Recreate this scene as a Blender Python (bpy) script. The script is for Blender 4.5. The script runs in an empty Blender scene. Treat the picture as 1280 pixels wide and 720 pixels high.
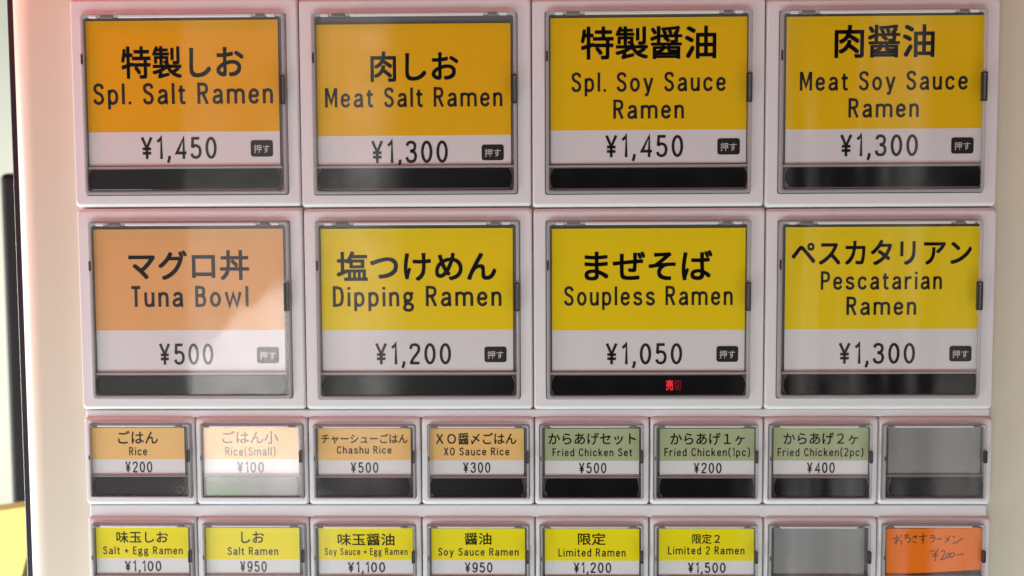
import bpy, bmesh, math, random
from mathutils import Vector, Matrix, Euler
random.seed(7)
SC = bpy.context.scene
COL = SC.collection

# ------------------------------------------------------------------ camera
FPX = 1100.0                                   # focal length in pixels of a 1280-wide frame
CAM_LOC = Vector((-0.00185882, -0.27557352, 0.01571835))
CAM_ROT = Euler((1.51606985, 0.00495683, 0.01699038), 'XYZ')
cam = bpy.data.cameras.new('camera'); cam_o = bpy.data.objects.new('camera', cam); COL.objects.link(cam_o)
cam_o.location = CAM_LOC; cam_o.rotation_euler = CAM_ROT
cam.sensor_width = 36; cam.lens = 36 * FPX / 1280; cam.clip_start = 0.01; cam.clip_end = 50
cam.dof.use_dof = True; cam.dof.focus_distance = 0.274; cam.dof.aperture_fstop = 10
SC.camera = cam_o

# ------------------------------------------------------------------ world, lamps, exposure
w = bpy.data.worlds.new('World'); SC.world = w; w.use_nodes = True
w.node_tree.nodes['Background'].inputs[0].default_value = (0.95, 0.9, 0.9, 1)
w.node_tree.nodes['Background'].inputs[1].default_value = 0.04
SC.view_settings.view_transform = 'Standard'; SC.view_settings.look = 'None'
SC.view_settings.exposure = 0; SC.view_settings.gamma = 1
SC.render.engine = 'CYCLES'
SC.cycles.max_bounces = 10; SC.cycles.transparent_max_bounces = 16
SC.cycles.caustics_reflective = False; SC.cycles.caustics_refractive = False
SC.cycles.sample_clamp_indirect = 4

def lamp(name, loc, target, sx, sy, power, color, spread=180):
    l = bpy.data.lights.new(name, 'AREA'); l.shape = 'RECTANGLE'; l.size = sx; l.size_y = sy
    l.energy = power; l.color = color; l.spread = math.radians(spread)
    o = bpy.data.objects.new(name, l); COL.objects.link(o); o.location = loc
    o.rotation_euler = (Vector(target) - Vector(loc)).to_track_quat('-Z', 'Y').to_euler()
    return o
LAMPS = [
    # daylight from the street, low on the left
    ('daylight_left', (-0.36, -0.20, -0.40), (-0.14, 0, -0.08), 0.16, 0.20, 1.60, (0.78, 0.95, 1.0)),
    # daylight thrown back by the pavement below
    ('pavement_bounce', (0.05, -0.42, -0.54), (0.02, 0, -0.04), 0.9, 0.20, 3.25, (0.80, 1.0, 0.96)),
    # red glow of the entrance curtain from upper left and top, plus added side fills
    ('red_fill_left', (-0.62, -0.36, -0.02), (-0.10, 0, 0.0), 0.20, 0.30, 0.42, (1.0, 0.04, 0.04)),  # added red fill from the left, to tint the white parts
    ('red_curtain_glow', (-0.30, -0.10, 0.20), (-0.15, 0, 0.05), 0.12, 0.16, 0.36, (1.0, 0.06, 0.04)),
    ('red_curtain_spread', (0.02, -0.20, 0.30), (0.02, 0, 0.05), 0.5, 0.12, 0.20, (1.0, 0.40, 0.36)),
    ('red_fill_right', (0.75, -0.55, 0.10), (0.05, 0, 0), 0.3, 0.5, 0.8, (1.0, 0.10, 0.09)),  # added red fill from the right, evens out the red tinge
    # daylight in the passage on the left: grazing the door's rolled edge, and on the wall and board behind
    ('side_daylight', (-0.80, 0.010, -0.18), (-0.16, 0.010, -0.04), 0.02, 0.6, 6.5, (0.98, 0.97, 1.0)),
    ('passage_daylight', (-0.80, 0.22, -0.20), (-0.22, 0.50, -0.06), 0.25, 0.6, 6.5, (1.0, 0.99, 0.95)),
]
for a in LAMPS: lamp(*a)

def street_light(D=0.9):
    """the bright street behind the photographer: a wide area lamp whose brightness varies across it
    (folds of a curtain, a sunlit patch low on the left), seen again in the covers"""
    d = -0.0040 - CAM_LOC.y; k = (d + D) / d
    x0, x1, z0, z1 = -0.172, 0.165, -0.100, 0.098                   # the stretch of panel that mirrors it
    L = lambda x, z: (CAM_LOC.x + (x - CAM_LOC.x) * k, CAM_LOC.z + (z - CAM_LOC.z) * k)
    (ax, az), (bx, bz) = L(x0, z0), L(x1, z1)
    A = (bx - ax) * (bz - az)
    l = bpy.data.lights.new('street_light', 'AREA'); l.shape = 'RECTANGLE'; l.size = bx - ax; l.size_y = bz - az
    l.energy = math.pi * A                                          # so the node strength below is the radiance
    l.use_nodes = True; nt = l.node_tree; em = nt.nodes['Emission']
    o = bpy.data.objects.new('street_light', l); COL.objects.link(o); o.location = ((ax + bx) / 2, -D, (az + bz) / 2)
    o.rotation_euler = (math.radians(90), 0, 0)     # shines along +Y
    g = nt.nodes.new('ShaderNodeNewGeometry'); sp = nt.nodes.new('ShaderNodeSeparateXYZ'); nt.links.new(g.outputs['Parametric'], sp.inputs[0])
    def N(op, a, b=None, c=None, clamp=False):
        n = nt.nodes.new('ShaderNodeMath'); n.operation = op; n.use_clamp = clamp
        for i, v in enumerate((a, b, c)):
            if v is None: continue
            if isinstance(v, (int, float)): n.inputs[i].default_value = v
            else: nt.links.new(v, n.inputs[i])
        return n.outputs[0]
    # panel millimetres as seen in the mirror
    X = N('MULTIPLY_ADD', sp.outputs[STREET_U[0]], STREET_U[1] * (x1 - x0) * 1000, (x0 if STREET_U[1] > 0 else x1) * 1000)
    Z = N('MULTIPLY_ADD', sp.outputs[STREET_V[0]], STREET_V[1] * (z1 - z0) * 1000, (z0 if STREET_V[1] > 0 else z1) * 1000)
    def step(v, at_, soft):                                         # 0 below at_, 1 above, over soft mm
        return N('MULTIPLY_ADD', N('SUBTRACT', v, at_), 1.0 / soft, 0.5, True)
    def inv(v): return N('SUBTRACT', 1.0, v)
    def box_(xa, xb, za, zb, soft, softz=None):
        softz = softz or soft
        return N('MULTIPLY', N('MULTIPLY', step(X, xa, soft), inv(step(X, xb, soft))), N('MULTIPLY', step(Z, za, softz), inv(step(Z, zb, softz))))
    # vertical folds
    cb = nt.nodes.new('ShaderNodeCombineXYZ'); nt.links.new(N('MULTIPLY', X, 0.16), cb.inputs[0]); nt.links.new(N('MULTIPLY', Z, 0.006), cb.inputs[1])
    nz = nt.nodes.new('ShaderNodeTexNoise'); nz.inputs['Scale'].default_value = 1.0; nz.inputs['Detail'].default_value = 3; nt.links.new(cb.outputs[0], nz.inputs['Vector'])
    folds = N('MULTIPLY_ADD', nz.outputs['Fac'], 6.0, -2.75, True)
    cb2 = nt.nodes.new('ShaderNodeCombineXYZ'); nt.links.new(N('MULTIPLY', X, 0.085), cb2.inputs[0]); nt.links.new(N('MULTIPLY', Z, 0.085), cb2.inputs[1])
    nz2 = nt.nodes.new('ShaderNodeTexNoise'); nz2.inputs['Scale'].default_value = 1.0; nz2.inputs['Detail'].default_value = 4; nt.links.new(cb2.outputs[0], nz2.inputs['Vector'])
    cloud = N('MULTIPLY_ADD', nz2.outputs['Fac'], 2.6, -0.8, True)
    left = N('MULTIPLY', inv(step(X, -50, 110)), N('MULTIPLY_ADD', step(Z, 15, 90), -0.85, 1.0))
    right = step(X, 70, 20)
    base = N('ADD', N('MULTIPLY', folds, N('MULTIPLY_ADD', right, N('MULTIPLY_ADD', step(Z, -40, 60), -0.40, 1.05), 0.02)), N('MULTIPLY', left, 0.55))
    base = N('ADD', base, 0.01)
    # pale vertical streak and the sunlit patch with its slanting upper edge
    streak = N('MULTIPLY', box_(-60, -44, -62, 92, 9, 30), N('MULTIPLY_ADD', cloud, 1.0, 0.45))
    door = N('MULTIPLY', box_(-107.5, -60, -20, 99, 1.5, 10), N('MULTIPLY_ADD', cloud, 0.4, 0.18))
    slant = inv(step(N('ADD', N('SUBTRACT', Z, N('MULTIPLY', X, 0.75)), N('MULTIPLY', cloud, 7.0)), 64, 5))
    patch = N('MULTIPLY', box_(-107, -70, -68, 30, 2.0, 6), N('MULTIPLY_ADD', slant, N('ADD', N('MULTIPLY_ADD', cloud, 1.6, 1.6), N('MULTIPLY', step(Z, -24, 5), 1.9)), 0.75))
    hot = N('MULTIPLY', box_(-106, -71, -72, -42, 6, 6), N('MULTIPLY_ADD', cloud, 1.6, 1.1))
    hot = N('ADD', hot, N('MULTIPLY', box_(-106, -71, -58.5, -40, 6, 4), 1.9))
    fade = N('MULTIPLY', box_(-105, -60, -95, -66, 10, 6), 0.9)
    total = N('ADD', N('ADD', N('ADD', base, door), streak), N('ADD', N('ADD', patch, hot), fade))
    nt.links.new(total, em.inputs['Strength'])
    mx = nt.nodes.new('ShaderNodeMix'); mx.data_type = 'RGBA'; mx.inputs[6].default_value = (1.0, 0.96, 0.93, 1); mx.inputs[7].default_value = (0.62, 0.85, 0.52, 1)
    nt.links.new(N('MULTIPLY', box_(-104, -90, -75, -60, 8, 6), 0.6), mx.inputs[0]); nt.links.new(mx.outputs[2], em.inputs['Color'])
STREET_U, STREET_V = (0, 1), (1, 1)
street_light()

# ------------------------------------------------------------------ pixel of the photo -> point on the plane y = Y
_CM = CAM_ROT.to_matrix()
def at(px, py, Y=0.0):
    d = _CM @ Vector(((px - 640) / FPX, -(py - 360) / FPX, -1.0))
    t = (Y - CAM_LOC.y) / d.y
    return CAM_LOC + d * t
def rect(px0, py0, px1, py1, Y):
    """pixel box -> (x0, z0, x1, z1) on the plane, measured through the box's middle lines"""
    mx, my = (px0 + px1) / 2, (py0 + py1) / 2
    return at(px0, my, Y).x, at(mx, py1, Y).z, at(px1, my, Y).x, at(mx, py0, Y).z

# ------------------------------------------------------------------ materials
def mat(name, color, rough=0.5, spec=0.5, metal=0.0, var=0.0, vscale=60.0, bump=0.0, bscale=400.0, coat=0.0):
    m = bpy.data.materials.new(name); m.use_nodes = True
    nt = m.node_tree; b = nt.nodes['Principled BSDF']
    b.inputs['Base Color'].default_value = (*color, 1); b.inputs['Roughness'].default_value = rough
    b.inputs['Specular IOR Level'].default_value = spec; b.inputs['Metallic'].default_value = metal
    b.inputs['Coat Weight'].default_value = coat
    tc = nt.nodes.new('ShaderNodeTexCoord')
    if var > 0:
        n = nt.nodes.new('ShaderNodeTexNoise'); n.inputs['Scale'].default_value = vscale; n.inputs['Detail'].default_value = 6
        nt.links.new(tc.outputs['Object'], n.inputs['Vector'])
        mx = nt.nodes.new('ShaderNodeMix'); mx.data_type = 'RGBA'
        mx.inputs[6].default_value = (*[c * (1 - var) for c in color], 1)
        mx.inputs[7].default_value = (*[min(1, c * (1 + var)) for c in color], 1)
        nt.links.new(n.outputs['Fac'], mx.inputs[0]); nt.links.new(mx.outputs[2], b.inputs['Base Color'])
    if bump > 0:
        n2 = nt.nodes.new('ShaderNodeTexNoise'); n2.inputs['Scale'].default_value = bscale; n2.inputs['Detail'].default_value = 3
        nt.links.new(tc.outputs['Object'], n2.inputs['Vector'])
        bp = nt.nodes.new('ShaderNodeBump'); bp.inputs['Strength'].default_value = bump; bp.inputs['Distance'].default_value = 0.0002
        nt.links.new(n2.outputs['Fac'], bp.inputs['Height']); nt.links.new(bp.outputs['Normal'], b.inputs['Normal'])
    return m

def clear_mat(name, tint=(1, 1, 1), ior=1.5, rough=0.015, wave=0.02):
    """clear acrylic sheet: light passes through, the surface mirrors by Fresnel"""
    m = bpy.data.materials.new(name); m.use_nodes = True; nt = m.node_tree
    nt.nodes.remove(nt.nodes['Principled BSDF']); out = nt.nodes['Material Output']
    tr = nt.nodes.new('ShaderNodeBsdfTransparent'); tr.inputs[0].default_value = (*tint, 1)
    gl = nt.nodes.new('ShaderNodeBsdfGlossy'); gl.inputs['Roughness'].default_value = rough
    lw = nt.nodes.new('ShaderNodeLayerWeight'); lw.inputs['Blend'].default_value = 0.5
    pw = nt.nodes.new('ShaderNodeMath'); pw.operation = 'POWER'; pw.inputs[1].default_value = 5
    fr = nt.nodes.new('ShaderNodeMath'); fr.operation = 'MULTIPLY_ADD'          # Schlick's form of Fresnel
    f0 = ((ior - 1) / (ior + 1)) ** 2; fr.inputs[1].default_value = 1 - f0; fr.inputs[2].default_value = f0
    nt.links.new(lw.outputs['Facing'], pw.inputs[0]); nt.links.new(pw.outputs[0], fr.inputs[0])
    mx = nt.nodes.new('ShaderNodeMixShader')
    sm = nt.nodes.new('ShaderNodeTexNoise'); sm.inputs['Scale'].default_value = 90; sm.inputs['Detail'].default_value = 5   # finger smears
    sr = nt.nodes.new('ShaderNodeMapRange'); sr.inputs['From Min'].default_value = 0.45; sr.inputs['From Max'].default_value = 0.75
    sr.inputs['To Min'].default_value = rough; sr.inputs['To Max'].default_value = 0.12
    nt.links.new(sm.outputs['Fac'], sr.inputs['Value']); nt.links.new(sr.outputs[0], gl.inputs['Roughness'])
    tc = nt.nodes.new('ShaderNodeTexCoord'); nt.links.new(tc.outputs['Object'], sm.inputs['Vector']); n = nt.nodes.new('ShaderNodeTexNoise')
    n.inputs['Scale'].default_value = 35; n.inputs['Detail'].default_value = 2
    bp = nt.nodes.new('ShaderNodeBump'); bp.inputs['Strength'].default_value = wave; bp.inputs['Distance'].default_value = 0.002
    nt.links.new(tc.outputs['Object'], n.inputs['Vector']); nt.links.new(n.outputs['Fac'], bp.inputs['Height'])
    nt.links.new(bp.outputs['Normal'], gl.inputs['Normal'])
    nt.links.new(fr.outputs[0], mx.inputs[0]); nt.links.new(tr.outputs[0], mx.inputs[1]); nt.links.new(gl.outputs[0], mx.inputs[2])
    nt.links.new(mx.outputs[0], out.inputs['Surface'])
    return m

def rim_mat(name, color, see=0.5):
    """milky side walls of the covers: half clear, half glossy plastic"""
    m = mat(name, color, rough=0.18, spec=0.7); nt = m.node_tree
    out = nt.nodes['Material Output']; b = nt.nodes['Principled BSDF']
    tr = nt.nodes.new('ShaderNodeBsdfTransparent'); mx = nt.nodes.new('ShaderNodeMixShader'); mx.inputs[0].default_value = 1 - see
    nt.links.new(tr.outputs[0], mx.inputs[1]); nt.links.new(b.outputs[0], mx.inputs[2]); nt.links.new(mx.outputs[0], out.inputs['Surface'])
    return m

def emit_mat(name, color, strength):
    m = mat(name, (0.25, 0.0, 0.01), rough=0.4); b = m.node_tree.nodes['Principled BSDF']
    b.inputs['Emission Color'].default_value = (*color, 1); b.inputs['Emission Strength'].default_value = strength
    return m

M = dict(
    bezel=mat('white_plastic', (0.715, 0.695, 0.71), rough=0.36, var=0.02, vscale=25, bump=0.06, bscale=1500),
    panel=mat('cream_enamel', (0.67, 0.62, 0.50), rough=0.34, var=0.03, vscale=14, bump=0.12, bscale=900, coat=0.2),
    seal=mat('black_rubber', (0.012, 0.012, 0.018), rough=0.35),
    cabinet=mat('dark_cabinet', (0.05, 0.05, 0.055), rough=0.5),
    tray=mat('grey_tray_plastic', (0.17, 0.16, 0.16), rough=0.5, var=0.04),
    ridge=mat('grey_ridge_plastic', (0.38, 0.36, 0.36), rough=0.4),
    blank=mat('grey_blank_backing', (0.27, 0.266, 0.262), rough=0.3, var=0.04, vscale=120),
    window=mat('black_lamp_window', (0.004, 0.0035, 0.0035), rough=0.07, spec=0.4),
    clear=clear_mat('clear_acrylic'),
    rim=rim_mat('clear_rim_plastic', (0.55, 0.56, 0.57), 0.45),
    hinge=rim_mat('hinge_highlight_plastic', (0.72, 0.70, 0.72), 0.1),  # pale tone stands in for light caught by the clear edge
    latch=mat('dark_latch_plastic', (0.035, 0.032, 0.032), rough=0.3),
    gap=mat('dark_gap', (0.03, 0.028, 0.028), rough=0.8),
    paper=mat('white_paper', (0.78, 0.755, 0.77), rough=0.7, spec=0.12, var=0.02, vscale=300),
    ink=mat('black_ink', (0.012, 0.011, 0.011), rough=0.55, spec=0.3),
    inkwhite=mat('white_ink', (0.7, 0.7, 0.7), rough=0.5),
    yellow_half_redlit=mat('yellow_half_redlit_print', (0.86, 0.49, 0.003), rough=0.7, spec=0.12, var=0.02, vscale=200),  # shared yellow with some of the red light put into its colour
    amber=mat('yellow_redlit_print', (0.86, 0.425, 0.003), rough=0.7, spec=0.12, var=0.02, vscale=200),  # same yellow at its reddest, the red light painted into it
    yellow=mat('yellow_part_redlit_print', (0.88, 0.55, 0.002), rough=0.7, spec=0.12, var=0.02, vscale=200),  # top-row copy of that yellow, tinted for the red light there
    bright=mat('yellow_faint_redlit_print', (0.90, 0.66, 0.003), rough=0.7, spec=0.12, var=0.02, vscale=200),  # second-row copy of the yellow, only slightly tinted for red light
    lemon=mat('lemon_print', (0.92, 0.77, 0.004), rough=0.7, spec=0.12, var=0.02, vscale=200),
    peach=mat('peach_print', (0.82, 0.425, 0.155), rough=0.7, spec=0.12, var=0.02, vscale=200),
    orange=mat('orange_print', (0.90, 0.54, 0.19), rough=0.7, spec=0.12, var=0.02, vscale=200),
    green=mat('green_print', (0.43, 0.48, 0.27), rough=0.7, spec=0.12, var=0.02, vscale=200),
    note=mat('orange_note_paper', (0.95, 0.20, 0.008), rough=0.7, spec=0.12, var=0.03, vscale=150),
    pen=mat('brown_pen', (0.03, 0.006, 0.003), rough=0.6),
    led=emit_mat('red_led', (1.0, 0.03, 0.06), 0.75),
    leddim=emit_mat('dim_red_led', (1.0, 0.03, 0.08), 0.10),
    wall=mat('pale_wall_paint', (0.62, 0.64, 0.54), rough=0.8, var=0.05, vscale=3),
    post=mat('black_post_paint', (0.006, 0.006, 0.005), rough=0.6, spec=0.2, var=0.2, vscale=8),
    yboard=mat('yellow_board_paint', (0.88, 0.80, 0.22), rough=0.6, var=0.04, vscale=9),
)

# ------------------------------------------------------------------ mesh helpers
def link(name, me, m, parent=None, smooth=False):
    o = bpy.data.objects.new(name, me); COL.objects.link(o)
    if m is not None: me.materials.append(M[m])
    if smooth:
        for p in me.polygons: p.use_smooth = True
    if parent: o.parent = parent
    return o
def from_data(name, vs, fs, m, parent=None, smooth=False):
    me = bpy.data.meshes.new(name); me.from_pydata(vs, [], fs); me.update()
    bm = bmesh.new(); bm.from_mesh(me); bmesh.ops.recalc_face_normals(bm, faces=bm.faces); bm.to_mesh(me); bm.free()
    return link(name, me, m, parent, smooth)
def empty(name, loc):
    o = bpy.data.objects.new(name, None); COL.objects.link(o); o.location = loc; o.empty_display_size = 0.02
    return o
def tag(o, label=None, cat=None, group=None, kind=None):
    if label: o['label'] = label
    if cat: o['category'] = cat
    if group: o['group'] = group
    if kind: o['kind'] = kind
    return o

def rrect(x0, z0, x1, z1, r, n=5):
    """rounded rectangle outline, counter-clockwise from the bottom right corner"""
    r = max(1e-6, min(r, (x1 - x0) / 2 - 1e-6, (z1 - z0) / 2 - 1e-6)); out = []
    for cx, cz, a in ((x1 - r, z0 + r, -90), (x1 - r, z1 - r, 0), (x0 + r, z1 - r, 90), (x0 + r, z0 + r, 180)):
        for i in range(n):
            t = math.radians(a + 90 * i / (n - 1)); out.append((cx + r * math.cos(t), cz + r * math.sin(t)))
    return out
def bridge(loops, close_first=False, close_last=False):
    """loops: [(outline, y)] of equal counts -> verts, faces"""
    vs, fs = [], []; n = len(loops[0][0])
    for pts, y in loops: vs += [(x, y, z) for x, z in pts]
    for k in range(len(loops) - 1):
        for i in range(n):
            j = (i + 1) % n; fs.append((k * n + i, k * n + j, (k + 1) * n + j, (k + 1) * n + i))
    if close_first: fs.append(tuple(range(n)))
    if close_last: fs.append(tuple(range((len(loops) - 1) * n, len(loops) * n)))
    return vs, fs
def slab(x0, z0, x1, z1, r, yb, yf, bev=0.0002):
    """a plate with rounded corners and softened front edge, from yb (back) to yf (front, nearer the camera)"""
    L = [(rrect(x0, z0, x1, z1, r), yb), (rrect(x0, z0, x1, z1, r), yf + bev)]
    for k in (1, 2, 3):
        t = math.radians(30 * k); i = bev * (1 - math.cos(t)); L.append((rrect(x0 + i, z0 + i, x1 - i, z1 - i, max(r - i, 1e-5)), yf + bev * (1 - math.sin(t))))
    i = bev * 1.3; L.append((rrect(x0 + i, z0 + i, x1 - i, z1 - i, max(r - i, 1e-5)), yf))   # keeps the face flat when smoothed
    return bridge(L, True, True)
def join(parts):
    V, F = [], []
    for vs, fs in parts:
        b = len(V); V += vs; F += [tuple(i + b for i in f) for f in fs]
    return V, F
def autosmooth(o, deg=35):
    for p in o.data.polygons: p.use_smooth = True
    o.data.set_sharp_from_angle(angle=math.radians(deg))
    return o

# ------------------------------------------------------------------ lettering: Latin drawn as pen strokes, Japanese from the built-in face
STROKE = {
 'S': ['c 8.3,12.7 7.6,15.1 5,16.05 2.4,14.9 1.8,12.6 3,10.2 5,9 7.2,7.6 8.4,4.6 7.4,1.9 5,.95 2.4,1.9 1.5,4.4'],
 'p': ['l 1.8,-4 1.8,11.9', 'c 1.8,8.6 3,10.6 5,11.1 7.4,9.8 8.3,6 7.4,2.2 5,.95 3,1.5 1.8,3.5'],
 'l': ['l 5,0 5,17'], '.': ['l 3.2,0 3.2,2.3'], ',': ['l 4.4,2.4 4.4,.4 3.3,-3'],
 'a': ['c 1.9,8.8 3,10.6 5,11.1 7,10.4 7.7,8.4', 'l 7.7,8.5 7.7,2.4 8.2,1 9.1,.8', 'c 7.7,6.7 4.5,6.2 2.2,5.2 1.4,3.2 2.2,1.5 4,.95 6.2,1.7 7.7,3.8'],
 't': ['l 4.2,15 4.2,3', 'c 4.2,3.2 4.8,1.4 6.3,.95 7.9,1.3', 'l 1.6,11.1 7.7,11.1'],
 'R': ['l 1.8,0 1.8,16.05 5,16.05', 'c 5,16.05 7.4,15.2 8.2,12.4 7.4,9.6 5,8.7', 'l 5.2,8.7 1.8,8.7', 'l 5,8.7 8.7,0'],
 'm': ['l 1.2,0 1.2,11.9', 'c 1.2,9 2,10.7 3.2,11.1 4.5,10.3 5,8.5', 'l 5,8.6 5,0', 'c 5,9 5.8,10.7 7,11.1 8.3,10.3 8.8,8.5', 'l 8.8,8.6 8.8,0'],
 'e': ['l 1.7,6.2 8.2,6.2', 'c 8.2,6.2 7.6,9.6 5,11.1 2.4,9.6 1.6,6 2.4,2.3 5,.95 7.3,1.9 8.2,3.6'],
 'n': ['l 1.8,0 1.8,11.9', 'c 1.8,8.4 3.2,10.5 5.2,11.1 7.3,10.2 8,8', 'l 8,8.1 8,0'],
 'o': ['e 5,6 3.4,5.05'], 'O': ['e 5,8.5 3.6,7.55'], '0': ['e 5,8.5 3.4,7.55'],
 'y': ['l 1.4,12 5,.6', 'l 8.6,12 4.7,-1', 'c 4.7,-1 3.8,-3 1.8,-3.3'],
 'u': ['l 1.9,12 1.9,3.8', 'c 1.9,3.9 2.7,1.6 4.7,.95 6.6,1.6 8,3.6', 'l 8,12 8,0'],
 'c': ['c 8.2,8.4 7.4,10.3 5.1,11.1 2.5,9.6 1.7,6 2.5,2.3 5.1,.95 7.4,1.9 8.3,3.9'],
 'M': ['l 1.2,0 1.2,17', 'l 1.5,16.8 5,4 8.5,16.8', 'l 8.8,17 8.8,0'],
 'T': ['l 1.2,16.05 8.8,16.05', 'l 5,16.9 5,0'],
 'B': ['l 5,16.05 1.8,16.05 1.8,.95 5,.95', 'c 5,16.05 7.2,15.2 7.8,12.8 7.2,10.2 5,9.2', 'l 5.2,9.2 1.8,9.2', 'c 5,9.2 7.6,8.2 8.4,5 7.6,1.9 5,.95'],
 'w': ['l .9,12 2.9,.6 5,10.5 7.1,.6 9.1,12'],
 'D': ['l 4.6,16.05 1.8,16.05 1.8,.95 4.6,.95', 'c 4.6,16.05 7.4,14.4 8.4,8.5 7.4,2.6 4.6,.95'],
 'i': ['l 5,0 5,12', 'l 5,14.2 5,16.5'],
 'g': ['e 4.5,7.9 2.9,3.2', 'l 6.5,10.3 8.9,11.4', 'c 2.9,5.3 2,3.8 2.8,2.6 6,2.1 8.2,.6 8.2,-1.6 6.5,-3.3 4,-3.4 1.8,-2.4 1.5,-.5 3,1.9'],
 'P': ['l 1.8,0 1.8,16.05 5,16.05', 'c 5,16.05 7.5,15.1 8.4,12 7.5,8.9 5,7.9', 'l 5.2,7.9 1.8,7.9'],
 's': ['c 7.9,8.9 7,10.6 5,11.1 2.7,10.3 2,8.6 3,7 5,6.2 7.2,5.3 8.2,3.3 7.2,1.6 5,.95 2.6,1.6 1.7,3.6'],
 'r': ['l 2.6,0 2.6,12', 'c 2.6,7.5 4,10.2 6,11.1 8.2,10.9'],
 'L': ['l 1.9,17 1.9,.95 8.6,.95'],
 'd': ['l 8,0 8,17', 'c 8,8.5 6.8,10.6 4.9,11.1 2.5,9.8 1.7,6 2.5,2.2 4.9,.95 6.8,1.5 8,3.6'],
 'E': ['l 8.3,16.05 1.9,16.05 1.9,.95 8.5,.95', 'l 1.9,8.8 7.8,8.8'],
 'F': ['l 8.4,16.05 1.9,16.05 1.9,0', 'l 1.9,8.6 7.6,8.6'],
 '+': ['l 5,12 5,3', 'l .8,7.5 9.2,7.5'],
 'X': ['l 1.2,17 8.8,0', 'l 8.8,17 1.2,0'],
 'C': ['c 8.3,12.2 7.4,15 5.1,16.05 2.6,14.4 1.6,8.5 2.6,2.6 5.1,.95 7.5,2.1 8.5,5'],
 'h': ['l 1.8,0 1.8,17', 'c 1.8,8.4 3.2,10.5 5.2,11.1 7.3,10.2 8,8', 'l 8,8.1 8,0'],
 'k': ['l 1.9,0 1.9,17', 'l 8,12 1.9,5', 'l 3.9,7.4 8.5,0'],
 '(': ['c 7,18 4.6,14 3.9,8 4.6,2 7,-2'], ')': ['c 3,18 5.4,14 6.1,8 5.4,2 3,-2'],
 '1': ['l 2.4,13.4 5.1,15.9 5.4,16.6 5.4,0'],
 '2': ['c 1.6,12.5 2.5,15.2 5,16.05 7.5,15 8.2,12.2 7,9.2 4,5.2 1.7,.95', 'l 1.3,.95 8.6,.95'],
 '3': ['c 1.7,13.3 2.7,15.4 5,16.05 7.3,15 7.9,12.5 7,10 4.2,9.1', 'c 4.2,9.1 7.4,8 8.4,5 7.4,1.9 5,.95 2.5,1.7 1.4,4.4'],
 '4': ['l 6.8,0 6.8,16.3 1.2,4.6 9,4.6'],
 '5': ['l 7.9,16.05 2.6,16.05 2.1,8.8', 'c 2.1,8.8 3.4,10 5.2,10.3 7.5,9 8.4,5.7 7.4,2.2 4.9,.95 2.5,1.8 1.5,4'],
 '9': ['e 5,11.2 3.3,4.85', 'c 8.3,11.2 8.1,6 6.8,2.2 4.6,.95 2.5,1.8 1.9,3.6'],
 '¥': ['l 1.3,17 5,8.4 8.7,17', 'l 5,8.8 5,0', 'l 1.6,8 8.4,8', 'l 1.6,4.6 8.4,4.6'],
}
def catmull(P, n=6):
    out = []
    for i in range(len(P) - 1):
        p0 = P[i - 1] if i else P[0] * 2 - P[1]; p1, p2 = P[i], P[i + 1]; p3 = P[i + 2] if i + 2 < len(P) else P[-1] * 2 - P[-2]
        for k in range(n):
            t = k / n
            out.append(0.5 * ((2 * p1) + (p2 - p0) * t + (2 * p0 - 5 * p1 + 4 * p2 - p3) * t * t + (3 * p1 - p0 - 3 * p2 + p3) * t ** 3))
    return out + [P[-1]]
def parse(s):
    kind, *rest = s.split(); P = [Vector(tuple(float(v) for v in r.split(','))) for r in rest]
    if kind == 'c': return catmull(P), False
    if kind == 'e':
        c, r = P; return [Vector((c.x + r.x * math.cos(a), c.y + r.y * math.sin(a))) for a in (2 * math.pi * i / 36 for i in range(36))], True
    return P, False
def ribbon(P, width, closed=False):
    """flat pen stroke of even width along P with mitred joins"""
    n = len(P); vs, fs = [], []; h = width / 2
    for i in range(n):
        a = P[i - 1] if (i or closed) else None; b = P[(i + 1) % n] if (i < n - 1 or closed) else None
        d1 = (P[i] - a).normalized() if a is not None else None; d2 = (b - P[i]).normalized() if b is not None else None
        d1 = d1 if d1 is not None else d2; d2 = d2 if d2 is not None else d1
        n1 = Vector((-d1.y, d1.x)); n2 = Vector((-d2.y, d2.x)); mt = n1 + n2
        mt = mt.normalized() if mt.length > 1e-4 else n1
        mt = mt * (h / max(0.45, mt.dot(n1)))
        vs += [P[i] + mt, P[i] - mt]
    for i in range(n if closed else n - 1):
        j = (i + 1) % n; fs.append((2 * i, 2 * i + 1, 2 * j + 1, 2 * j))
    return vs, fs
WIDE = {'m': 1.7, 'w': 1.45, 'M': 1.2, 'O': 1.1, 'D': 1.05, 'C': 1.1, 'R': 1.05, 't': 0.95}
def latin(text, pen=1.9, gap=3.1):
    V, F = [], []; pos = 0.0
    for ch in text:
        if ch == ' ': pos += 10.0 - gap; continue
        gv, gf = [], []
        for st in STROKE[ch]:
            P, cl = parse(st); kx = WIDE.get(ch, 1.0); P = [Vector((p.x * kx, p.y)) for p in P]
            vs, fs = ribbon(P, 2.3 if ch == '.' else pen, cl); b = len(gv)
            gv += vs; gf += [tuple(i + b for i in f) for f in fs]
        x0 = min(v.x for v in gv); x1 = max(v.x for v in gv); b = len(V)
        V += [Vector((v.x - x0 + pos, v.y)) for v in gv]; F += [tuple(i + b for i in f) for f in gf]
        pos += x1 - x0 + gap
    x1 = max(v.x for v in V)
    return [(v.x / x1, v.y / 17.0) for v in V], F       # 0..1 across the ink, 0..1 baseline to cap height
_cache = {}
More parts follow.
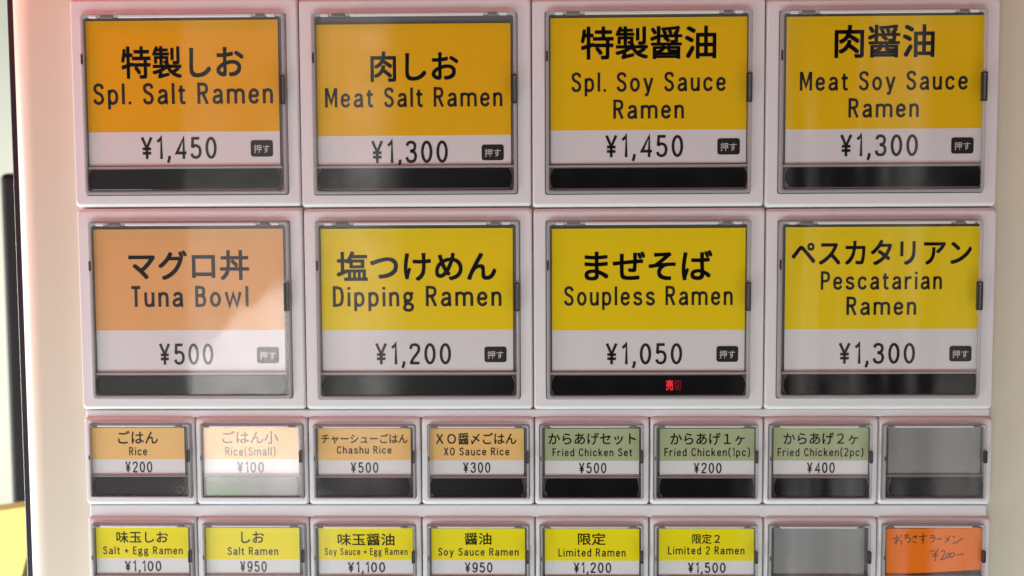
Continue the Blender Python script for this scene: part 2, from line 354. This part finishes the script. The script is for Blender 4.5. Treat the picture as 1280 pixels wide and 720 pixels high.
def japanese(text, bold=0.015):
    key = (text, bold)
    if key not in _cache:
        c = bpy.data.curves.new('glyphs', 'FONT'); c.body = text; c.resolution_u = 4
        o = bpy.data.objects.new('glyphs', c); COL.objects.link(o)
        dg = bpy.context.evaluated_depsgraph_get(); me = bpy.data.meshes.new_from_object(o.evaluated_get(dg))
        V = [(v.co.x, v.co.y) for v in me.vertices]; F = [tuple(p.vertices) for p in me.polygons]
        bpy.data.objects.remove(o); bpy.data.curves.remove(c); bpy.data.meshes.remove(me)
        V0, F0, V, F = V, F, [], []                  # printed a little fat: the same outline struck four times
        for dx, dy in ((-bold, -bold), (bold, -bold), (bold, bold), (-bold, bold)) if bold else ((0, 0),):
            b = len(V); V += [(x + dx, y + dy) for x, y in V0]; F += [tuple(i + b for i in f) for f in F0]
        x0 = min(v[0] for v in V); x1 = max(v[0] for v in V); y0 = min(v[1] for v in V); y1 = max(v[1] for v in V)
        _cache[key] = ([((x - x0) / (x1 - x0), (y - y0) / (y1 - y0)) for x, y in V], F)
    return _cache[key]
def print_text(name, shape, box, Y, m, parent):
    V, F = shape; x0, z0, x1, z1 = rect(*box, Y)
    return from_data(name, [(x0 + u * (x1 - x0), Y, z0 + v * (z1 - z0)) for u, v in V], F, m, parent)

# ------------------------------------------------------------------ depths of the front (metres; smaller y is nearer the camera)
Y_PANEL, Y_BEZEL, Y_TRAY, Y_CARD, Y_WIN, Y_SHEET, Y_RIM = 0.0, -0.0030, -0.0010, -0.0016, -0.0022, -0.0038, -0.0042

# ------------------------------------------------------------------ the ticket machine
LEFT = -0.1643
machine = empty('ticket_machine', (0.05, 0.12, -1.15))
tag(machine, 'cream ticket vending machine with rows of white framed menu push buttons', 'ticket machine')
MINV = Vector((0.05, 0.12, -1.15))
def under(o, parent):
    o.parent = parent; o.matrix_parent_inverse = Matrix.Translation(-MINV)
    return o

# door: cream enamelled sheet, the left edge rolled back
prof = [(0.34, 0.022), (0.34, 0.0)]
prof += [(LEFT + 0.0080 - 0.0080 * math.sin(math.radians(a)), 0.0060 - 0.0060 * math.cos(math.radians(a))) for a in range(0, 91, 6)]
prof += [(LEFT, 0.022)]
vs = [(x, y, z) for z in (-0.42, 0.36) for x, y in prof]; n = len(prof)
fs = [(i, (i + 1) % n, n + (i + 1) % n, n + i) for i in range(n)] + [tuple(range(n)), tuple(range(n, 2 * n))]
under(autosmooth(from_data('door_panel', vs, fs, 'panel'), 30), machine)
vs, fs = slab(LEFT - 0.0031, -0.42, LEFT - 0.00005, 0.36, 0.0003, 0.024, 0.0066, 0.0005)
under(autosmooth(from_data('edge_seal', vs, fs, 'seal')), machine)
vs, fs = slab(LEFT + 0.004, -1.15, 0.335, 0.36, 0.004, 0.26, 0.0235, 0.001)
under(from_data('cabinet', vs, fs, 'cabinet'), machine)
vs, fs = slab(LEFT, -1.14, 0.34, -0.422, 0.003, 0.023, 0.0, 0.002)
under(autosmooth(from_data('lower_panel', vs, fs, 'panel')), machine)

# seams between the bezels, from the photograph's rows: (top, bottom, column edges)
ROWS = [
    (-4.0, 258.9, [89.5, 374.0, 664.5, 956.9, 1249.5]),
    (259.6, 512.5, [98.5, 380.3, 666.3, 956.3, 1244.5]),
    (520.6, 631.8, [105.7, 244.2, 385.0, 526.3, 668.0, 812.2, 954.7, 1098.2, 1241.0]),
    (645.4, 757.0, [110.3, 246.6, 387.0, 527.4, 669.0, 811.6, 954.4, 1096.6, 1238.3]),
]
def bezel(px0, px1, py0, py1, hole, big):
    x0, z0, x1, z1 = rect(px0, py0, px1, py1, Y_BEZEL)
    g = 0.00016; x0 += g; x1 -= g; z0 += g * 0.6; z1 -= g * 0.6
    hx0, hz0, hx1, hz1 = hole
    ro = 0.0011; L = [(rrect(x0, z0, x1, z1, ro), Y_PANEL + 0.0005), (rrect(x0, z0, x1, z1, ro), Y_BEZEL + 0.0014)]
    cx, cz = 0.00055, 0.00125                   # rounder along the top and bottom edges
    for k in range(1, 6):
        t = math.radians(18 * k); s = 1 - math.cos(t)
        L.append((rrect(x0 + cx * s, z0 + cz * s, x1 - cx * s, z1 - cz * s, ro), Y_BEZEL + 0.0014 * (1 - math.sin(t))))
    L.append((rrect(x0 + cx * 1.25, z0 + cz * 1.12, x1 - cx * 1.25, z1 - cz * 1.12, ro), Y_BEZEL))
    rh = 0.0008
    for grow, y in ((0.00030, Y_BEZEL), (0.00022, Y_BEZEL), (0.00007, Y_BEZEL + 0.00007), (0.0, Y_BEZEL + 0.00025), (0.0, Y_PANEL + 0.0003)):
        L.append((rrect(hx0 - grow, hz0 - grow, hx1 + grow, hz1 + grow, rh), y))
    vs, fs = bridge(L)
    o = autosmooth(from_data('button_bezel', vs, fs, 'bezel'), 25)
    return under(o, machine)

def push_button(outer, window, split, big, blank=False, note=False):
    """outer, window: pixel boxes; split: pixel height of the ridge above the lamp window"""
    ox0, oz0, ox1, oz1 = rect(*outer, Y_RIM)
    hole = (ox0 - 0.00022, oz0 - 0.00022, ox1 + 0.00022, oz1 + 0.00022)
    tv, tf = slab(hole[0] - 0.0003, hole[1] - 0.0003, hole[2] + 0.0003, hole[3] + 0.0003, 0.0006, Y_TRAY + 0.0008, Y_TRAY, 0.0001)
    tray = under(from_data('push_button', tv, tf, 'tray'), machine)
    k = 1.0 if big else 0.62
    # lamp window: black bar with bowed ends
    wx0, wz0, wx1, wz1 = rect(*window, Y_WIN)
    def bowed(e, bow):
        h = (wz1 - wz0) / 2; mz = (wz0 + wz1) / 2; pts = []
        for sgn in (1, -1):
            for i in range(9):
                t = -1 + 2 * i / 8; zz = mz + sgn * t * (h + e)
                xx = (wx1 + e - bow * t * t) if sgn > 0 else (wx0 - e + bow * t * t)
                pts.append((xx, zz))
        return pts
    bow = 0.0011 * k
    L = [(bowed(0.00022, bow), Y_TRAY), (bowed(0.00022, bow), Y_WIN + 0.0002), (bowed(0.00012, bow), Y_WIN)]
    vs, fs = bridge(L + [(bowed(0.0, bow), Y_WIN + 0.0001)], True, False)
    autosmooth(under_part('window_rim', vs, fs, 'tray', tray))
    vs, fs = bridge([(bowed(-0.00002, bow), Y_TRAY), (bowed(-0.00002, bow), Y_WIN + 0.00005), (bowed(-0.00025, bow), Y_WIN - 0.00008)], True, True)
    under_part('lamp_window', vs, fs, 'window', tray)
    # ridge between the card and the window
    r = rect(outer[0] + 4, split - (1.6 if big else 0.9), outer[2] - 4, split + (1.6 if big else 0.9), Y_WIN)
    vs, fs = slab(r[0], r[1], r[2], r[3], 0.0002, Y_TRAY, Y_WIN, 0.0002); autosmooth(under_part('ridge', vs, fs, 'ridge', tray))
    if blank:
        r = rect(outer[0] + 5, outer[1] + 3.0, outer[2] - 8, split - 1.5, Y_CARD)
        vs, fs = slab(r[0], r[1], r[2], r[3], 0.0003, Y_TRAY, Y_CARD, 0.0001); under_part('blank_backing', vs, fs, 'blank', tray)
    # clear cover: walls and sheet
    t = 0.00105 * k
    def ring(i, y): return (rrect(ox0 + i, oz0 + i, ox1 - i, oz1 - i, 0.0009 * k), y)
    vs, fs = bridge([ring(0, Y_TRAY - 0.0001), ring(0, Y_RIM + 0.0003), ring(0.00010, Y_RIM + 0.00008), ring(0.0003, Y_RIM), ring(t - 0.0003, Y_RIM), ring(t - 0.0001, Y_RIM + 0.0001), ring(t, Y_RIM + 0.0003), ring(t, Y_SHEET + 0.0002)])
    autosmooth(under_part('cover_rim', vs, fs, 'rim', tray))
    vs, fs = slab(ox0 + t + 0.00002, oz0 + t + 0.00002, ox1 - t - 0.00002, oz1 - t - 0.00002, 0.0003, Y_SHEET + 0.0008, Y_SHEET, 0.00012)
    autosmooth(under_part('clear_cover', vs, fs, 'clear', tray))
    # hinge along the top: ribs whose pale colour paints highlights on clear plastic
    W = ox1 - ox0; H = oz1 - oz0; zt = oz1 - 0.00035 * k; zb = zt - 0.0009 * k
    spans = ((0.045, 0.085), (0.19, 0.84), (0.915, 0.955)) if big else ((0.10, 0.86),)
    for a, b in spans:
        vs, fs = slab(ox0 + W * a, zb, ox0 + W * b, zt, 0.0002, Y_SHEET, Y_RIM - 0.00035, 0.0002)
        autosmooth(under_part('hinge_highlight', vs, fs, 'hinge', tray))
    spans = ((0.10, 0.165), (0.86, 0.905)) if big else ((0.03, 0.09), (0.87, 0.93))
    for a, b in spans:
        vs, fs = slab(ox0 + W * a, zb - 0.0001, ox0 + W * b, zt, 0.0002, Y_SHEET, Y_RIM - 0.0002, 0.0002)
        autosmooth(under_part('hinge_pin', vs, fs, 'tray', tray))
    # latch on the right wall: a dark bracket with a pale tongue; a small clip on the left
    lw = 0.0017 * k; lx1 = ox1 - 0.00005; lx0 = lx1 - lw; za, zb2 = (oz1 - H * 0.345, oz1 - H * 0.505)
    e = 0.0005 * k
    fo, fi = rrect(lx0, zb2, lx1, za, 0.0002), rrect(lx0 + e * 1.1, zb2 + e, lx1 - e * 0.6, za - e, 0.0001)
    vs, fs = bridge([(fo, Y_SHEET), (fo, Y_RIM - 0.0005), (fi, Y_RIM - 0.0005), (fi, Y_SHEET)])
    under_part('cover_latch', vs, fs, 'latch', tray)
    vs, fs = slab(lx0 + e * 1.2, zb2 + e * 2.0, lx1 - e * 0.8, za - e * 2.0, 0.0001, Y_SHEET, Y_RIM - 0.0001, 0.0001)
    under_part('latch_tongue', vs, fs, 'tray', tray)
    lz = oz1 - H * (0.22 if big else 0.42)
    vs, fs = slab(ox0 + 0.0001, lz - H * 0.055, ox0 + 0.0007 * k, lz, 0.0001, Y_SHEET, Y_RIM - 0.0002, 0.0001)
    under_part('side_clip', vs, fs, 'latch', tray)
    return tray, hole
def under_part(name, vs, fs, m, parent):
    return from_data(name, vs, fs, m, parent)

# ------------------------------------------------------------------ cards: what is printed, and where
# outer cover box, card (left, top, band bottom, right, bottom), lamp window, lettering lines
BIG = [
 # row 1
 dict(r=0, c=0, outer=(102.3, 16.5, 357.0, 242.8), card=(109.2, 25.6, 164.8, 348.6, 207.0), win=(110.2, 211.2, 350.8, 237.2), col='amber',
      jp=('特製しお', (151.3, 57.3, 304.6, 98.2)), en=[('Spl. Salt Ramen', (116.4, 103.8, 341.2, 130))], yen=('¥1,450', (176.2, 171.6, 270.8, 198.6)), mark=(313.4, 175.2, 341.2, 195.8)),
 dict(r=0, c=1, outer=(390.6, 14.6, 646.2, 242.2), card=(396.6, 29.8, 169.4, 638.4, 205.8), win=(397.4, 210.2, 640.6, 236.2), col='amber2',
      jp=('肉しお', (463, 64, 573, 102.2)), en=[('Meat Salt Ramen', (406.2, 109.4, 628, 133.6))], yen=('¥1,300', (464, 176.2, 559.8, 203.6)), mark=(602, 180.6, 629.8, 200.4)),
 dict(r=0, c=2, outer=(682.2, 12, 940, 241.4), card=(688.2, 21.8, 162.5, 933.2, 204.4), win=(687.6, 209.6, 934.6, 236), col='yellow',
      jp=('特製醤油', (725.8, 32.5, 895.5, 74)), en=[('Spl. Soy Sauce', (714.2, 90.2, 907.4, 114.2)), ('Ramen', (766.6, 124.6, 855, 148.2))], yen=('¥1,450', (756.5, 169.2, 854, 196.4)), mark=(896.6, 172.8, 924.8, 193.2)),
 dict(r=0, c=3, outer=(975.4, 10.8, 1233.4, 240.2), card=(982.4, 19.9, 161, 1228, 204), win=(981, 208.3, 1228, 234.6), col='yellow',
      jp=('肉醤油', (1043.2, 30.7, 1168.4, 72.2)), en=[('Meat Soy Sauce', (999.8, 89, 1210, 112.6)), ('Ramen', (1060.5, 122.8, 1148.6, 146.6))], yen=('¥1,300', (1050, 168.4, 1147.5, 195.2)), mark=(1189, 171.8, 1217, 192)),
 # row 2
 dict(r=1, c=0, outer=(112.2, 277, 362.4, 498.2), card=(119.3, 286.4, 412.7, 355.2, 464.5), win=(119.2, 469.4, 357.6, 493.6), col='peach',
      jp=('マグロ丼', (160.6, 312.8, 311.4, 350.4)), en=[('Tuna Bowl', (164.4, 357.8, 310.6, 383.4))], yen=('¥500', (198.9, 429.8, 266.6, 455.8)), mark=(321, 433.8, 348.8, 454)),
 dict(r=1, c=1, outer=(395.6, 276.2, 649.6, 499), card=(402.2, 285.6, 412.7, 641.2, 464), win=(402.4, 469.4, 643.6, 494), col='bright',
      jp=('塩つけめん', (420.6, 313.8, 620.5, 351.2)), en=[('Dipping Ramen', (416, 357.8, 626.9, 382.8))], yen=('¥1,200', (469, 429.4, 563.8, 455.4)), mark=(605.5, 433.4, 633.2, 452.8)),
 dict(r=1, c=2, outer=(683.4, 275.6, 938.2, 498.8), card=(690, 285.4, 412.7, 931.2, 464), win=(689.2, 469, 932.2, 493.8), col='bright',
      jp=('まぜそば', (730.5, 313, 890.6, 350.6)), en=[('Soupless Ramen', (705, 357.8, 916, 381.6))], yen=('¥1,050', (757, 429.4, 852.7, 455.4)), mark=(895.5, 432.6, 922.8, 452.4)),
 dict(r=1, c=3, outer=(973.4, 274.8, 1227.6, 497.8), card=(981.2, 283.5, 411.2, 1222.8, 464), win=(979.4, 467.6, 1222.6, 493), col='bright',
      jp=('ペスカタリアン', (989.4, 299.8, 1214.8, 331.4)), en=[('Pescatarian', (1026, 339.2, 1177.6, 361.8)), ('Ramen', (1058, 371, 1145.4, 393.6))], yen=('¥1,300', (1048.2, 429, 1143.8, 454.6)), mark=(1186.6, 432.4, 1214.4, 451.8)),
]
SMALL = [
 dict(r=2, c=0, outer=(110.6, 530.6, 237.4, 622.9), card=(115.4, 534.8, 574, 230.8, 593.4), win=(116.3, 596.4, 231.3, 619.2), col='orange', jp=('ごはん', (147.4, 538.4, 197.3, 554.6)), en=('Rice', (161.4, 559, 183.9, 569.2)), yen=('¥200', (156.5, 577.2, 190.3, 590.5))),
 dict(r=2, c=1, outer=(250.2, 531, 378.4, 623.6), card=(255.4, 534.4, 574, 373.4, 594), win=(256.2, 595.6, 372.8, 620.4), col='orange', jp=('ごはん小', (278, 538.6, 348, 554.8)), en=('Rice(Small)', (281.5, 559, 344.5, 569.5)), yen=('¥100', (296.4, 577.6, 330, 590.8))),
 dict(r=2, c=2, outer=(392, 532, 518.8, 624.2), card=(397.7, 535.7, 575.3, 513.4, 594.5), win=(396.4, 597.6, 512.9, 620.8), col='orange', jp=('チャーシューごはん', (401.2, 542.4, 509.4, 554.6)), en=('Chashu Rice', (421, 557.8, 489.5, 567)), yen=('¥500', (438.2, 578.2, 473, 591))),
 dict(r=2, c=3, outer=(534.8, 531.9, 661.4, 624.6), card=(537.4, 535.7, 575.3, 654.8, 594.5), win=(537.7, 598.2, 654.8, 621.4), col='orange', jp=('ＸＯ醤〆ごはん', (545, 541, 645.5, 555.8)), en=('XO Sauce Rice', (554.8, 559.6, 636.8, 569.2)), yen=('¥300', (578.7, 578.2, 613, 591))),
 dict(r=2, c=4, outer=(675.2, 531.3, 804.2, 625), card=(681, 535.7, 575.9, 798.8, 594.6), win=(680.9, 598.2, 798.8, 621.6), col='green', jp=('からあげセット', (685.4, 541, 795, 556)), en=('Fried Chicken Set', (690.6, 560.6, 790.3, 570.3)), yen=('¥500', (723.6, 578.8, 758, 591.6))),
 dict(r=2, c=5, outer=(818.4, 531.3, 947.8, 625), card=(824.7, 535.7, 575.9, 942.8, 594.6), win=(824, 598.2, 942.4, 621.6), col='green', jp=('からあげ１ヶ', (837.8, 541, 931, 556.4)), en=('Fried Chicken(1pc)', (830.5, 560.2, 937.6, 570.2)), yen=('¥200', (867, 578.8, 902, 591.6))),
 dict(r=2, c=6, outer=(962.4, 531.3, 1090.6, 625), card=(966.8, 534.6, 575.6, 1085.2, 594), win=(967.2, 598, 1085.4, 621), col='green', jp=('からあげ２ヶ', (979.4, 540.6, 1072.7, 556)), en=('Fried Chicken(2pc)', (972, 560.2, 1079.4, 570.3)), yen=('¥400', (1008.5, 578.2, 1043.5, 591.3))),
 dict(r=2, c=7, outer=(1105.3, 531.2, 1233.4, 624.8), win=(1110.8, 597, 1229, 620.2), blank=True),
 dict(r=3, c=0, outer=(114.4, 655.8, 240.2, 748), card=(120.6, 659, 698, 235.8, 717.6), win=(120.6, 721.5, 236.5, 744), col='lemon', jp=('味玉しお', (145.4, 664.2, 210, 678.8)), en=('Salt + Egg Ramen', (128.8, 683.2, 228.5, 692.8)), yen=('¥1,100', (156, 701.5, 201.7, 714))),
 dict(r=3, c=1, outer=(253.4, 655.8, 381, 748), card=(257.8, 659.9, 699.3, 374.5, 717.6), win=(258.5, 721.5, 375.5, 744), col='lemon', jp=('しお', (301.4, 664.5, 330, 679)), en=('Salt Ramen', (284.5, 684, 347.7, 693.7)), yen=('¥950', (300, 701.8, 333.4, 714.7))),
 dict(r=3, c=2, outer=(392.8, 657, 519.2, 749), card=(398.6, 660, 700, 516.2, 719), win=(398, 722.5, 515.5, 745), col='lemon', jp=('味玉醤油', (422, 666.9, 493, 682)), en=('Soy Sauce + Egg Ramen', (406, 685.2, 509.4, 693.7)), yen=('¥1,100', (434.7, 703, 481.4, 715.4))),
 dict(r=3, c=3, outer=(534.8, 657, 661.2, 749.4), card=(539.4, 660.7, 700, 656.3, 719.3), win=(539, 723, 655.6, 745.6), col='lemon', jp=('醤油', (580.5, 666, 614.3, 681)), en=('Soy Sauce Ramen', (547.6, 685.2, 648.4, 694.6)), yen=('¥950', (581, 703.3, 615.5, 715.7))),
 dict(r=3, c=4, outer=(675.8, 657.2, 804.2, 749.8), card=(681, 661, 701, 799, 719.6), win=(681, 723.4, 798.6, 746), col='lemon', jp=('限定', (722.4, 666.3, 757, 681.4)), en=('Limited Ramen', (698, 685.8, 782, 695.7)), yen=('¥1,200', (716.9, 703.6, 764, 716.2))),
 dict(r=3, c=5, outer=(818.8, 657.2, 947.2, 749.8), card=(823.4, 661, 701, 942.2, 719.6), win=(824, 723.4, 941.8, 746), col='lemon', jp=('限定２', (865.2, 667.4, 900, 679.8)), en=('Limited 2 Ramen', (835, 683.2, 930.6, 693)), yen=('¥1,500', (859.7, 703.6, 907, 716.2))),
 dict(r=3, c=6, outer=(962, 657.2, 1088.6, 749.6), win=(967.2, 723, 1084, 745.4), blank=True),
 dict(r=3, c=7, outer=(1104.4, 656.2, 1231.4, 748.6), win=(1109.4, 722.6, 1226, 745), note=True),
]
M['amber2'] = M['yellow_half_redlit']
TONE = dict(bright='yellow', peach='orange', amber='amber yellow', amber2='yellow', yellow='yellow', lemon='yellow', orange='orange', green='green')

def card(d, big):
    l, t, bb, r_, b = d['card']
    x0, z0, x1, z1 = rect(l, t, r_, b, Y_CARD); zb = rect(l, t, r_, bb, Y_CARD)[1]
    base = Vector(((x0 + x1) / 2, Y_CARD, z0))
    root = empty('menu_card', base)
    names = [e[0] for e in d['en']] if big else [d['en'][0]]
    price = d['yen'][0]
    tag(root, '%s and white %s menu card reading %s %s' % (TONE[d['col']], 'large' if big else 'small', ' '.join(names), price), 'menu card',
        'menu cards in the large buttons' if big else 'menu cards in the small buttons')
    inv = Matrix.Translation(-base)
    def own(o, p=root):
        o.parent = p
        if p is root: o.matrix_parent_inverse = inv
        return o
    own(from_data('paper', *slab(x0, z0, x1, z1, 0.0001, Y_CARD + 0.00015, Y_CARD, 0.00003), 'paper'))
    Yb = Y_CARD - 0.00004
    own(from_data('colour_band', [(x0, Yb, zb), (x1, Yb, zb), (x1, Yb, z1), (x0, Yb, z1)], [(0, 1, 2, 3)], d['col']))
    Yt = Y_CARD - 0.00008
    own(print_text('japanese_lettering', japanese(d['jp'][0], 0.019 if big else 0.012), d['jp'][1], Yt, 'ink', None))
    for s, box in (d['en'] if big else [d['en']]):
        own(print_text('english_lettering', latin(s, 2.55 if big else 2.6), box, Yt, 'ink', None))
    own(print_text('price_lettering', latin(price, 2.2 if big else 2.3), d['yen'][1], Yt, 'ink', None))
    if big:
        m = rect(*d['mark'], Yt)
        pm = own(from_data('push_mark', [(x, Yt, z) for x, z in rrect(*m, 0.0008)], [tuple(range(20))], 'ink'))
        a, b2, c, e = d['mark']; w, h = c - a, e - b2
        print_text('push_lettering', japanese('押す', 0), (a + w * 0.14, b2 + h * 0.27, c - w * 0.14, e - h * 0.22), Yt - 0.00004, 'inkwhite', pm)
    return root

for big, items in ((True, BIG), (False, SMALL)):
    for d in items:
        ty, by, xs = ROWS[d['r']]
        split = (d['card'][4] + d['win'][1]) / 2 if 'card' in d else d['win'][1] - 2.4
        tray, hole = push_button(d['outer'], d['win'], split, big, d.get('blank', False), d.get('note', False))
        bezel(xs[d['c']], xs[d['c'] + 1], ty, by, hole, big)
        if d.get('blank'): tray['label'] = 'button with a bare grey face and no menu card'
        if 'card' in d: card(d, big)
        if d['r'] == 1 and d['c'] == 2:          # sold-out lamp glowing red behind the black window
            for s, box, m in (('売', (832.4, 474.6, 841.6, 488.0), 'led'), ('切', (842.6, 474.6, 851.4, 488.0), 'leddim')):
                print_text('sold_out_lamp', japanese(s, 0.03), box, Y_WIN - 0.00014, m, tray)

# filler strips between the button rows
for (y0, y1, xa, xb) in ((511.6, 521.4, 107.6, 1237.2), (631.0, 646.4, 112.6, 1233.6)):
    x0, z0, x1, z1 = rect(xa, y0, xb, y1, Y_BEZEL + 0.0008)
    vs, fs = slab(x0, z0, x1, z1, 0.0003, Y_PANEL + 0.0005, Y_BEZEL + 0.0008, 0.0004)
    under(autosmooth(from_data('filler_strip', vs, fs, 'bezel')), machine)

# ------------------------------------------------------------------ the handwritten note in the last button
def note():
    q = [at(1107.9, 660.8, Y_CARD), at(1107.9, 719.2, Y_CARD), at(1226.8, 711.6, Y_CARD), at(1226.6, 660.0, Y_CARD)]
    base = Vector((q[0] + q[2]) / 2)
    root = empty('handwritten_note', base)
    tag(root, 'orange paper slip with handwritten Japanese and ¥200 in the lowest right button', 'note')
    inv = Matrix.Translation(-base)
    vs = [tuple(p) for p in q] + [(p.x, p.y + 0.0001, p.z) for p in q]
    fs = [(0, 1, 2, 3), (7, 6, 5, 4)] + [(i, i + 4, (i + 1) % 4 + 4, (i + 1) % 4) for i in range(4)]
    o = from_data('paper', vs, fs, 'note'); o.parent = root; o.matrix_parent_inverse = inv
    # strokes in the photograph's eightfold enlargement of (1090, 640)
    S = ['c 205,268 240,262 282,252', 'c 248,228 250,270 246,312 232,308 236,292 262,280 286,288 296,306 290,330', 'c 282,232 292,238 298,246',
         'c 322,240 342,228 358,222 352,240 330,262 352,254 376,262 386,282 372,300 352,304',
         'c 404,252 430,246 452,240', 'c 428,230 436,252 446,272', 'c 412,284 420,302 446,306',
         'c 470,250 510,244 548,238', 'c 512,212 514,260 512,284 498,284 504,268 514,276 512,300 500,318',
         'c 585,238 605,236 624,234', 'c 580,258 604,256 628,254 622,282 598,308', 'l 648,272 700,268',
         'c 774,232 764,270 732,304', 'c 734,254 752,272 772,290', 'c 806,240 818,246 828,256', 'c 806,312 850,304 872,286 912,262',
         'c 580,392 604,390 632,386', 'c 664,362 652,390 632,408', 'c 598,424 630,420 664,414', 'c 600,448 632,442 664,438', 'c 634,400 634,450 630,494',
         'c 690,398 712,386 728,396 716,436 690,478 716,470 744,456', 'c 762,412 744,440 752,456 772,444 776,418 764,410', 'c 802,404 780,432 784,454 810,446 826,420 808,404', 'c 846,430 880,426 920,416']
    V, F = [], []
    for s in S:
        k, *rest = s.split(); P = [Vector(tuple(float(v) for v in r.split(','))) for r in rest]
        P = catmull(P, 5) if k == 'c' else P
        vs, fs = ribbon(P, 9.0); b = len(V)
        V += [tuple(at(1090 + v.x / 8, 640 + v.y / 8, Y_CARD - 0.00004)) for v in vs]; F += [tuple(i + b for i in f) for f in fs]
    o = from_data('handwriting', V, F, 'pen'); o.parent = root; o.matrix_parent_inverse = inv
note()

# ------------------------------------------------------------------ what shows past the machine's left edge
def box(name, x0, x1, y0, y1, z0, z1, m, bev=0.002):
    vs, fs = slab(x0, z0, x1, z1, bev, y1, y0, bev)
    return autosmooth(from_data(name, vs, fs, m))
Yw = 0.75
a, b = at(-60, -60, Yw), at(34, 780, Yw)
o = box('pale_wall', a.x - 0.4, a.x + 0.7, Yw, Yw + 0.12, -1.15, 0.9, 'wall'); tag(o, 'pale grey green wall behind the left edge of the machine', 'wall')
Yp = 0.16
l, tp = at(3.2, 370, Yp), at(8, 216, Yp)
o = box('black_post', l.x, l.x + 0.06, Yp, Yp + 0.05, -1.15, tp.z, 'post', 0.003); tag(o, 'black upright post standing beside the machine in front of the wall', 'post')
Yy = 0.10
p0, p1, p2, p3 = at(-90, 652, Yy), at(33, 633.2, Yy), at(34, 694, Yy), at(25, 728, Yy)
pts = [(p0.x, p0.z), (p1.x, p1.z), (p2.x, p2.z), (p3.x, p3.z), (p3.x - 0.012, p3.z - 0.02), (p0.x, p3.z - 0.03)]
n = len(pts)
vs = [(x, Yy, z) for x, z in pts] + [(x, Yy + 0.012, z) for x, z in pts]
fs = [tuple(range(n)), tuple(range(n, 2 * n))] + [(i, (i + 1) % n, n + (i + 1) % n, n + i) for i in range(n)]
o = from_data('yellow_board', vs, fs, 'yboard'); tag(o, 'bright yellow board low beside the machine in front of the post', 'board')
